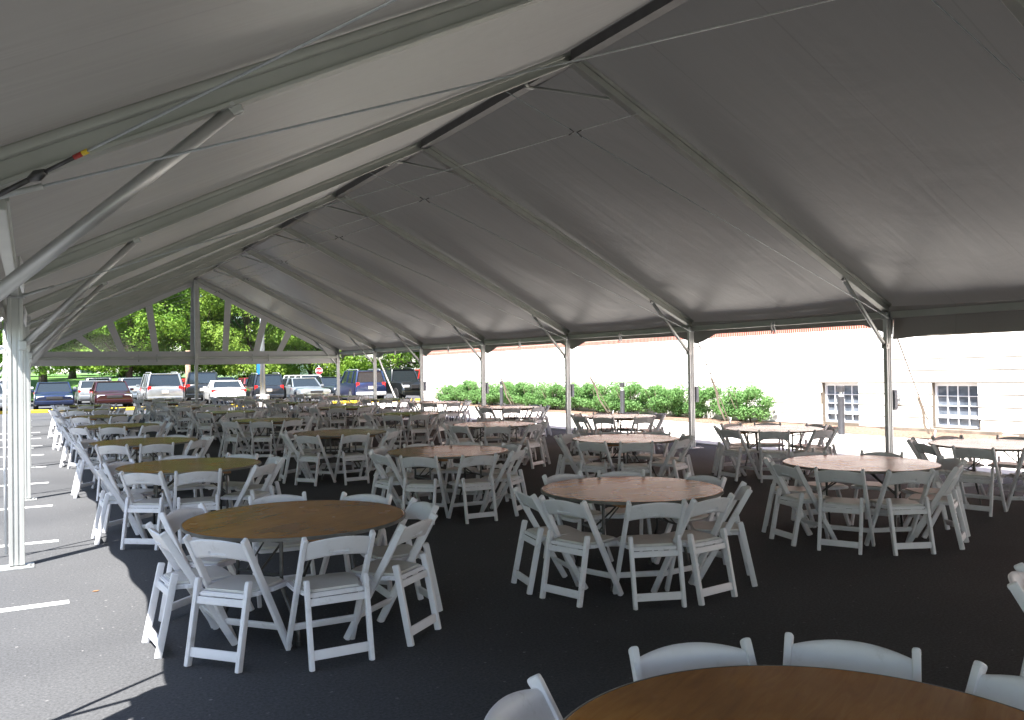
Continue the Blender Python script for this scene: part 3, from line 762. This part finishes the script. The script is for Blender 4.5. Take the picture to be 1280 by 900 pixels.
# ------------------------------------------------------------------ vegetation
def leaves(bm, c, rad, n, size, r_, shell=.55, up=.35):
    for _ in range(n):
        while True:
            v = Vector((r_.uniform(-1, 1), r_.uniform(-1, 1), r_.uniform(-1, 1)))
            if shell < v.length < 1: break
        p = Vector(c)+Vector((v.x*rad[0], v.y*rad[1], v.z*rad[2]))
        nrm = (v.normalized()+Vector((r_.uniform(-1, 1), r_.uniform(-1, 1), r_.uniform(-1, 1)))*.9+Vector((0, 0, up))).normalized()
        a = nrm.orthogonal().normalized(); a = (Matrix.Rotation(r_.uniform(0, 6.28), 3, nrm) @ a); b = nrm.cross(a)
        s = size*r_.uniform(.6, 1.3)
        q = [p-a*s*.5, p+b*s*.28-nrm*s*.08, p+a*s*.55, p-b*s*.28-nrm*s*.08]
        bm.faces.new([bm.verts.new(x) for x in q])
def make_tree(seed, h, cr, z0, leaf, mat, trunk_r=.28, nc=70, per=230, bark=None, lab='x'):
    r_ = random.Random(seed)
    t = thing('tree', lab, 'tree')
    bm = B(); tube(bm, [(0, 0, -.3), (.03, 0, .2), (.05, .02, z0*.7), (.02, .05, z0+h*.25), (.1, 0, z0+h*.55)], [trunk_r*1.35, trunk_r*1.05, trunk_r*.85, trunk_r*.6, trunk_r*.3], 12)
    cl = []
    for k in range(nc):
        a = r_.uniform(0, 6.283); zz = r_.random()**.9; R0 = cr*math.sqrt(max(.05, 1-(abs(zz-.38)/.66)**2.2))
        rr = R0*math.sqrt(r_.uniform(.15, 1))
        cl.append(Vector((rr*math.cos(a), rr*math.sin(a), z0+zz*h)))
    for k in range(16):
        c = cl[k*3 % nc]; s0 = Vector((.03, .03, z0*.8+r_.uniform(0, h*.35)))
        m_ = s0.lerp(c, .5)+Vector((0, 0, -.2)); tube(bm, [s0, m_, c], [trunk_r*.32, trunk_r*.2, .03], 7)
    obj('trunk', bm, bark or M['bark'], t)
    bm = B()
    for c in cl:
        s = r_.uniform(.6, 1.25)*cr*.27; leaves(bm, c, (s, s, s*.62), per, leaf, r_)
    obj('crown', bm, mat, t)
    return t
TG = 'trees behind the parked cars'
tA = make_tree(1, 10.0, 4.8, 1.9, .22, M['leafA'], .30, 120, 400)
tB = make_tree(2, 9.4, 4.5, 1.2, .20, M['leafB'], .22, 110, 400)
tC = make_tree(3, 12, 5.0, .9, .34, M['leafC'], .30, 110, 230)
spots = [  # left-hand trees come first: out of view, added to cut light under the roof
    (tA, -20, -7, 0, 1.1, .5, 'unseen tree added by the car park behind the tent end to block light'),
    (tA, -19, 3, 0, 1.0, 2, 'unseen tree added left of the car park to block light, nearest from the tent end'),
    (tA, -20, 13, 0, 1.1, 1, 'unseen tree added left of the car park to block light, second from the tent end'),
    (tA, -19, 24, 0, 1.0, 3, 'unseen tree added left of the car park to block light, third from the tent end'),
    (tA, -18, 36, 0, 1.1, 5, 'unseen tree added left of the car park to block light, fourth from the tent end'),
  # tree, x, y, ground z, scale, rotation, label
    (tA, .7, 66, .5, 1.0, 0, 'leafy tree with a thick trunk behind the blue car beside the left posts'),
    (tA, 6.0, 64.5, .3, .92, 1.3, 'leafy tree with dark trunk between the maroon sedan and silver SUV'),
    (tB, 10.6, 68, .8, 1.0, .4, 'bright green tree seen left of the gable centre post'),
    (tB, 14.6, 66, .4, 1.05, 2.2, 'bright green tree seen right of the gable centre post'),
    (tB, 19.8, 68, .2, 1.0, 4.2, 'pale green tree behind the grey lamp pole'),
    (tA, 25.0, 62, .0, .9, 3.1, 'dark trunked tree behind the dark blue SUV'),
    (tB, 31.0, 63, .0, .85, 5.2, 'light green tree above the black SUV'),
    (tB, 35.5, 68, .0, .95, .9, 'light green tree beside the far corner of the stone building'),
    (tC, 3.2, 84, 1.5, 1.0, 0, 'dark evergreen standing far behind the maroon sedan'),
    (tC, 12.8, 80, 1.2, .95, 2.0, 'tall dark evergreen behind the gable centre post'),
    (tC, 19.5, 86, .9, 1.15, 3.0, 'tallest dark evergreen behind the bright green trees'),
    (tA, -4.5, 74, 1.4, 1.1, 4.0, 'leafy tree on the lawn left of the tent posts'),
    (tA, 8.0, 92, 1.7, 1.15, 5.0, 'leafy tree far back on the lawn behind the silver SUV'),
    (tA, 27.0, 90, .4, 1.1, 2.0, 'leafy tree far back behind the stop sign'),
    (tB, 43.0, 78, .0, 1.1, 1.0, 'light green tree far beyond the corner of the building'),
    (tA, -13, 88, 1.6, 1.2, 1.0, 'leafy tree at the far left of the lawn'),
    (tC, -8.5, 98, 1.8, 1.1, 1.6, 'dark evergreen at the far left of the lawn'),
    (tA, 36.0, 96, .2, 1.2, .3, 'leafy tree farthest back beyond the black SUV'),
]
first = set()
for src, x, y, z, sc_, rz, lab in spots:
    if src.name not in first: o = src; first.add(src.name); o.location = (x, y, z); o.rotation_euler.z = rz; o['label'] = lab; o['group'] = TG
    else: o = dup(src, (x, y, z), rz, lab, TG)
    o.scale = (sc_,)*3
# shrubs of the hedge against the stone wall
def make_shrub(seed):
    r_ = random.Random(seed); t = thing('shrub', 'x', 'shrub')
    bm = B()
    for k in range(9):
        a = r_.uniform(0, 6.28); tube(bm, [(0, r_.uniform(-.3, .3), -.03), (.2*math.cos(a), .35*math.sin(a), .4), (.35*math.cos(a), .7*math.sin(a), .85)], [.018, .012, .005], 5)
    obj('stem', bm, M['bark'], t)
    bm = B()
    for k in range(34):
        a = r_.uniform(0, 6.28); q = math.sqrt(r_.uniform(0, 1)); zz = r_.uniform(.22, .92)
        leaves(bm, (q*.42*math.cos(a)*math.sqrt(1-(zz-.45)**2*1.4), q*.95*math.sin(a)*math.sqrt(1-(zz-.45)**2*1.2), zz), (.21, .26, .17), 190, .07, r_, .45, .5)
    obj('foliage', bm, M['leafH'], t)
    return t
shr = [make_shrub(11), make_shrub(12), make_shrub(13)]
SG = 'shrubs of the hedge along the stone wall'
ys = [18.6, 20.6, 22.4, 24.2, 25.9, 27.6, 29.3, 31.0, 32.8, 34.5, 36.2, 37.8, 39.2]
for k, y in enumerate(ys):
    lab = '%s green shrub of the hedge along the stone wall, counted from its near end' % (ORD+['tenth', 'eleventh', 'twelfth', 'thirteenth'])[k]
    if k == 0: lab = 'rounded green shrub standing apart at the near end of the hedge'
    if k == 12: lab = 'last green shrub at the far end of the hedge'
    s = shr[k % 3]
    x = 18.5-.0*(y-18)
    if k < 3: o = s; o.location = (x, y, .05); o['label'] = lab; o['group'] = SG
    else: o = dup(s, (x, y, .05), rnd.choice([0, math.pi]), lab, SG)
    o.scale = (1.1, 1.1, rnd.uniform(1.06, 1.2)*(.8 if k > 10 else 1))

# ------------------------------------------------------------------ cars
P = {'navy': carpaint('paint_navy', (.010, .018, .055)), 'white': carpaint('paint_white', (.68, .68, .66), 0), 'maroon': carpaint('paint_maroon', (.035, .006, .006)),
     'silver': carpaint('paint_silver', (.36, .37, .37), .6), 'red': carpaint('paint_red', (.55, .02, .015), 0), 'black': carpaint('paint_black', (.012, .014, .014)),
     'slate': carpaint('paint_slate', (.018, .022, .027)), 'blue': carpaint('paint_blue', (.013, .024, .075)), 'sage': carpaint('paint_sage', (.30, .33, .34), .6),
     'dred': carpaint('paint_dark_red', (.22, .02, .02)), 'lblue': carpaint('paint_light_blue', (.25, .33, .45), .4)}
DIM = {  # length, width, sill z, belt z, hood z, roof z, hood end, windscreen top, rear glass top, rear deck start, deck z
    'sedan': (4.7, 1.78, .25, .92, .84, 1.40, .33, .46, .78, .88, .98),
    'coupe': (4.6, 1.80, .25, .90, .80, 1.33, .36, .50, .76, .87, .95),
    'suv': (4.7, 1.88, .32, 1.06, 1.02, 1.76, .30, .40, .95, .985, 1.10),
    'wagon': (4.6, 1.80, .28, .98, .90, 1.52, .31, .42, .93, .98, 1.02),
    'jeep': (4.6, 1.92, .36, 1.12, 1.10, 1.82, .34, .39, .96, .985, 1.14)}
def make_car(kind, paint, label, x, y, rz, name=None, trim=None, sc_=1.0, cat='car'):
    L, W, zs_, zb, zh, zr, a0, a1, a2, a3, zd = DIM[kind]
    t = thing(name or {'suv': 'parked_suv', 'jeep': 'parked_suv'}.get(kind, 'parked_car'), label, cat, (x, y, 0), rz, 'cars parked beyond the tent')
    # local frame: front of the car towards -y
    Y = lambda f: -L/2+L*f
    bm = B(); hw = W/2
    st = [(0, .50, .70, .86), (.015, .30, .76, .93), (.06, zs_, zh-.04, .985), (a0*.9, zs_, zh, 1), (a0, zs_, zb-.02, 1), (.5, zs_, zb, 1), (a3, zs_, max(zb, zd-.04), 1), (.965, zs_, zd, .985), (.99, .32, zd-.06, .95), (1, .45, zd-.18, .90)]
    rings = []
    for f, z0, z1, k in st:
        h_ = hw*k; zm = z0+(z1-z0)*.55
        pts = [(-h_*.93, z0), (-h_, z0+.07), (-h_, zm), (-h_*.955, z1-.05), (-h_*.86, z1), (0, z1+.025), (h_*.86, z1), (h_*.955, z1-.05), (h_, zm), (h_, z0+.07), (h_*.93, z0)]
        rings.append([bm.verts.new((px, Y(f), pz)) for px, pz in pts])
    for a, b in zip(rings, rings[1:]):
        n = len(a)
        for k in range(n): bm.faces.new((a[k], a[(k+1) % n], b[(k+1) % n], b[k]))
    bm.faces.new(rings[0][::-1]); bm.faces.new(rings[-1])
    # roof and pillars, one body shell
    wb, wt = hw*.90, hw*.74
    yb0, yt0, yt1, yb1 = Y(a0), Y(a1), Y(a2), Y(a3)
    zb_ = zb-.03
    box(bm, (0, (yt0+yt1)/2, zr-.03), (wt*2+.02, yt1-yt0+.04, .06), bev=.025)
    for s in (-1, 1):
        beam(bm, (s*wb, yb0, zb_), (s*wt, yt0, zr-.03), .06, .06, bev=.01); beam(bm, (s*wb, yb1, zb_), (s*wt, yt1, zr-.03), .09, .07, bev=.01)
        for f in ((.60,) if kind in ('sedan', 'coupe') else (.58, .80)):
            yy = Y(f); beam(bm, (s*(wb+.006), yy, zb_), (s*(wt+.006), yy*.97, zr-.03), .04, .07, bev=.01)
    body = obj('body', bm, paint, t); auto_smooth(body.data, 40)
    bm = B(); e = .012                                 # glasshouse
    lo = [(-wb+e, yb0+.03), (wb-e, yb0+.03), (wb-e, yb1-.03), (-wb+e, yb1-.03)]; hi = [(-wt+e, yt0+.03), (wt-e, yt0+.03), (wt-e, yt1-.03), (-wt+e, yt1-.03)]
    va = [bm.verts.new((*p, zb_)) for p in lo]; vb = [bm.verts.new((*p, zr-.04)) for p in hi]
    for k in range(4): bm.faces.new((va[k], va[(k+1) % 4], vb[(k+1) % 4], vb[k]))
    obj('windows', bm, M['cglass'], t)
    wr = .33 if kind in ('sedan', 'coupe', 'wagon') else .37
    for f in (.19, .80):
        for s in (-1, 1):
            bm = B(); lathe(bm, [(wr*.6, -.11), (wr*.95, -.11), (wr, -.08), (wr, .08), (wr*.95, .11), (wr*.6, .11)], 22, 'x', (s*(hw-.10), Y(f), wr)); w_ = obj('wheel', bm, M['tyre'], t)
            bm = B(); lathe(bm, [(wr*.62, -.02), (wr*.62, .022), (wr*.5, .03), (wr*.15, .02), (.0, .03)], 18, 'x', (s*(hw-.01), Y(f), wr)); obj('rim', bm, M['rim'], w_)
    trm = trim or M['trimb']
    bm = B(); box(bm, (0, Y(0)-.0, .42), (W*.93, .14, .20), bev=.05); obj('bumper', bm, trim or paint, t)
    bm = B(); box(bm, (0, Y(1)-.0, .46), (W*.93, .16, .22), bev=.05); obj('bumper', bm, trim or paint, t)
    for s in (-1, 1):
        bm = B(); box(bm, (s*hw*.68, Y(.012), .66 if kind in ('sedan', 'coupe', 'wagon') else .82), (.36, .10, .15), bev=.03); obj('headlight', bm, M['lens'], t)
        zt = .80 if kind in ('sedan', 'coupe') else .92
        bm = B(); box(bm, (s*hw*.80, Y(.988), zt), (.34 if kind in ('sedan', 'coupe') else .2, .09, .14 if kind in ('sedan', 'coupe') else .34), bev=.03); obj('taillight', bm, M['redl'], t)
        bm = B(); box(bm, (s*(hw+.06), Y(a0)+.22, zb+.04), (.18, .10, .13), bev=.03); obj('mirror', bm, paint, t)
    bm = B(); box(bm, (0, Y(0)-.005, .64 if kind in ('sedan', 'coupe', 'wagon') else .80), (W*.40, .05, .14 if kind != 'jeep' else .24), bev=.02); obj('grille', bm, M['trimb'], t)
    bm = B(); box(bm, (0, Y(1)+(.005 if kind in ('sedan', 'coupe') else -.0), .68 if kind in ('sedan', 'coupe') else .80), (.32, .06, .16), bev=.005); obj('number_plate', bm, M['plate'], t)
    if kind in ('suv', 'jeep'):
        bm = B()
        for s in (-1, 1): tube(bm, [(s*wt*.92, yt0+.15, zr+.0), (s*wt*.92, yt0+.3, zr+.06), (s*wt*.92, yt1-.25, zr+.06), (s*wt*.92, yt1-.1, zr)], .02, 6)
        obj('roof_rack', bm, M['trims'] if kind == 'suv' else M['trimb'], t)
    t.scale = (sc_,)*3
    return t
FRONT, REAR = 0, math.pi
make_car('sedan', P['navy'], 'navy blue sedan facing the tent beside the left posts', 1.02, 49.2, FRONT)
make_car('wagon', P['white'], 'white car half hidden behind the navy sedan', -.9, 57, FRONT)
make_car('wagon', P['white'], 'white minivan seen from behind between the navy and maroon sedans', 4.0, 65, REAR)
make_car('sedan', P['silver'], 'silver sedan with red tail light beside the maroon sedan', 3.25, 56.5, REAR)
make_car('sedan', P['maroon'], 'dark maroon sedan facing the tent', 3.65, 48.8, FRONT)
make_car('wagon', P['sage'], 'grey wagon with red tail lights left of the silver SUV', 5.45, 57.5, REAR)
make_car('suv', P['silver'], 'silver SUV seen from behind with its rear window dark', 6.1, 49.6, REAR)
make_car('sedan', P['red'], 'bright red sedan seen from behind beside the silver SUV', 9.15, 57.5, REAR)
make_car('jeep', P['black'], 'black SUV facing away just left of the white coupe', 8.95, 53.5, R(172))
make_car('coupe', P['white'], 'white coupe seen from behind with wide red tail lights', 9.35, 48.9, R(176))
make_car('sedan', P['dred'], 'dark red sedan behind the white coupe', 12.4, 56, REAR)
make_car('suv', P['slate'], 'slate grey SUV seen from behind beside the grey lamp pole', 11.7, 49.8, R(176), sc_=.93)
make_car('sedan', P['sage'], 'silver green sedan facing the tent, angled to the right', 13.4, 47.6, R(3))
make_car('wagon', P['white'], 'white car whose roof shows behind the silver green sedan', 15.7, 54.5, R(10))
make_car('sedan', P['slate'], 'dark sedan left of the blue SUV', 16.35, 52.0, R(8))
make_car('suv', P['blue'], 'dark blue SUV with silver bumper seen from behind', 16.75, 47.6, R(177), trim=M['trims'])
make_car('jeep', P['black'], 'large black SUV facing the tent beyond the right posts', 19.2, 47.4, R(4))
make_car('suv', P['red'], 'red pickup partly hidden by the corner of the building', 23.6, 52.5, FRONT)
make_car('sedan', P['lblue'], 'light blue car in the far row above the white coupe', 13.2, 66, R(90))
make_car('wagon', P['silver'], 'silver car in the far row beside the bright green tree', 16.6, 70, R(80))
make_car('sedan', P['navy'], 'dark blue car in the far row above the black SUV', 11.6, 61.5, R(175))
make_car('sedan', P['slate'], 'dark car in the far row behind the maroon sedan', 6.8, 66, R(180))
make_car('sedan', P['silver'], 'grey sedan parked left of the tent posts', -1.9, 47.5, R(4))

# ------------------------------------------------------------------ poles and signs
t = thing('light_pole', 'tall grey lamp pole rising behind the gable end', 'lamp pole', (10.4, 44.3, 0))
bm = B(); tube(bm, [(0, 0, .5), (0, 0, 4.0), (0, 0, 6.2)], [.14, .11, .09], 16); obj('pole', bm, M['polegrey'], t)
bm = B(); lathe(bm, [(.34, 0), (.34, .55), (.30, .6), (.0, .6)], 24); obj('base', bm, M['concrete'], t)
bm = B(); box(bm, (0, 0, 6.25), (.7, .4, .16), bev=.03); obj('lamp_head', bm, M['trimb'], t)
t = thing('stop_sign', 'red octagonal stop sign on a thin post behind the dark sedan', 'sign', (18.1, 60, 0))
bm = B(); tube(bm, [(0, 0, 0), (0, 0, 2.15)], .03, 8); obj('post', bm, M['galv'], t)
bm = B()
prism(bm, [(.27*math.cos(math.pi/8+k*math.pi/4), .27*math.sin(math.pi/8+k*math.pi/4)) for k in range(8)], 0, .01); pl_ = obj('plate', bm, M['wframe'], t)
pl_.location = (0, -.035, 1.78); pl_.rotation_euler = (R(90), 0, R(-17))
bm = B(); prism(bm, [(.25*math.cos(math.pi/8+k*math.pi/4), .25*math.sin(math.pi/8+k*math.pi/4)) for k in range(8)], .011, .018); obj('red_face', bm, M['signred'], pl_)
cu = bpy.data.curves.new('lettering', 'FONT'); cu.body = 'STOP'; cu.size = .21; cu.align_x = 'CENTER'; cu.align_y = 'CENTER'; cu.extrude = .002
tmp = bpy.data.objects.new('tmp', cu); COL.objects.link(tmp); me = bpy.data.meshes.new_from_object(tmp); bpy.data.objects.remove(tmp); me.materials.clear(); me.materials.append(M['wframe'])
to = bpy.data.objects.new('lettering', me); COL.objects.link(to); to.parent = pl_; to.location = (0, 0, .021)
t = thing('parking_sign', 'narrow blue sign on a post behind the slate SUV', 'sign', (12.7, 55, 0))
bm = B(); tube(bm, [(0, 0, 0), (0, 0, 2.5)], .03, 8); obj('post', bm, M['galv'], t)
bm = B(); box(bm, (0, -.04, 1.95), (.30, .012, 1.1), bev=.004); obj('panel', bm, M['signblue'], t)
bm = B(); tube(bm, [(0, 0, -.2), (.01, 0, 1.5), (0, 0, 3.1)], [.16, .15, .14], 14)
tag(obj('utility_pole', bm, M['barkp'], loc=(8.1, 53, 0)), 'pale brown wooden pole beside the gable centre post', 'pole')
bm = B(); vsx = [(-.025, 0, .003), (-.01, .011, .006), (.02, .007, .005), (.03, -.002, .009), (.01, -.01, .004), (-.013, -.009, .006)]
bm.faces.new([bm.verts.new(v) for v in vsx]); 
g = bmesh.ops.extrude_face_region(bm, geom=bm.faces[:]); bmesh.ops.translate(bm, verts=[v for v in g['geom'] if isinstance(v, bmesh.types.BMVert)], vec=(0, 0, .002))
tag(obj('fallen_leaf', bm, M['leafdry'], loc=(.45, 7.75, 0)), 'small dry brown leaf lying on the sunlit asphalt', 'leaf')

# ------------------------------------------------------------------ houses behind the trees
def house(x, y, z, w, d, h, wall, label, rz=0):
    t = thing('house', label, 'house', (x, y, z), rz)
    bm = B(); box(bm, (0, 0, h/2), (w, d, h)); obj('wall', bm, wall, t)
    bm = B(); pv = [(-w/2-.4, -d/2-.4), (w/2+.4, -d/2-.4), (w/2+.4, d/2+.4), (-w/2-.4, d/2+.4)]
    va = [bm.verts.new((*p, h)) for p in pv]; r0 = bm.verts.new((-w/2-.4, 0, h+2.2)); r1 = bm.verts.new((w/2+.4, 0, h+2.2))
    bm.faces.new((va[0], va[1], r1, r0)); bm.faces.new((va[2], va[3], r0, r1)); bm.faces.new((va[3], va[0], r0)); bm.faces.new((va[1], va[2], r1)); bm.faces.new(va[::-1])
    obj('roof', bm, M['roofg'], t)
    n = max(2, int(w/2.6))
    for k in range(n):
        for zz in ([1.5] if h < 4 else [1.5, 4.2]):
            xx = -w/2+w*(k+.5)/n
            bm = B(); box(bm, (xx, -d/2-.03, zz), (1.05, .06, 1.4), bev=.01); wv = obj('window', bm, M['wframe'], t)
            bm = B(); box(bm, (xx, -d/2-.065, zz), (.85, .02, 1.2)); obj('pane', bm, M['cglass'], wv)
    return t
house(-.5, 104, 1.9, 9, 8, 3.2, M['housew'], 'white house beyond the lawn behind the thick tree trunk')
house(9.5, 108, 1.9, 9, 8, 3.2, M['housew'], 'low white house beyond the lawn behind the maroon sedan')
house(29, 88, .0, 15, 8, 5.6, M['houseg'], 'pale stucco house behind the stop sign')
house(42, 92, .0, 10, 8, 5.6, M['housew'], 'white house beyond the black SUV')
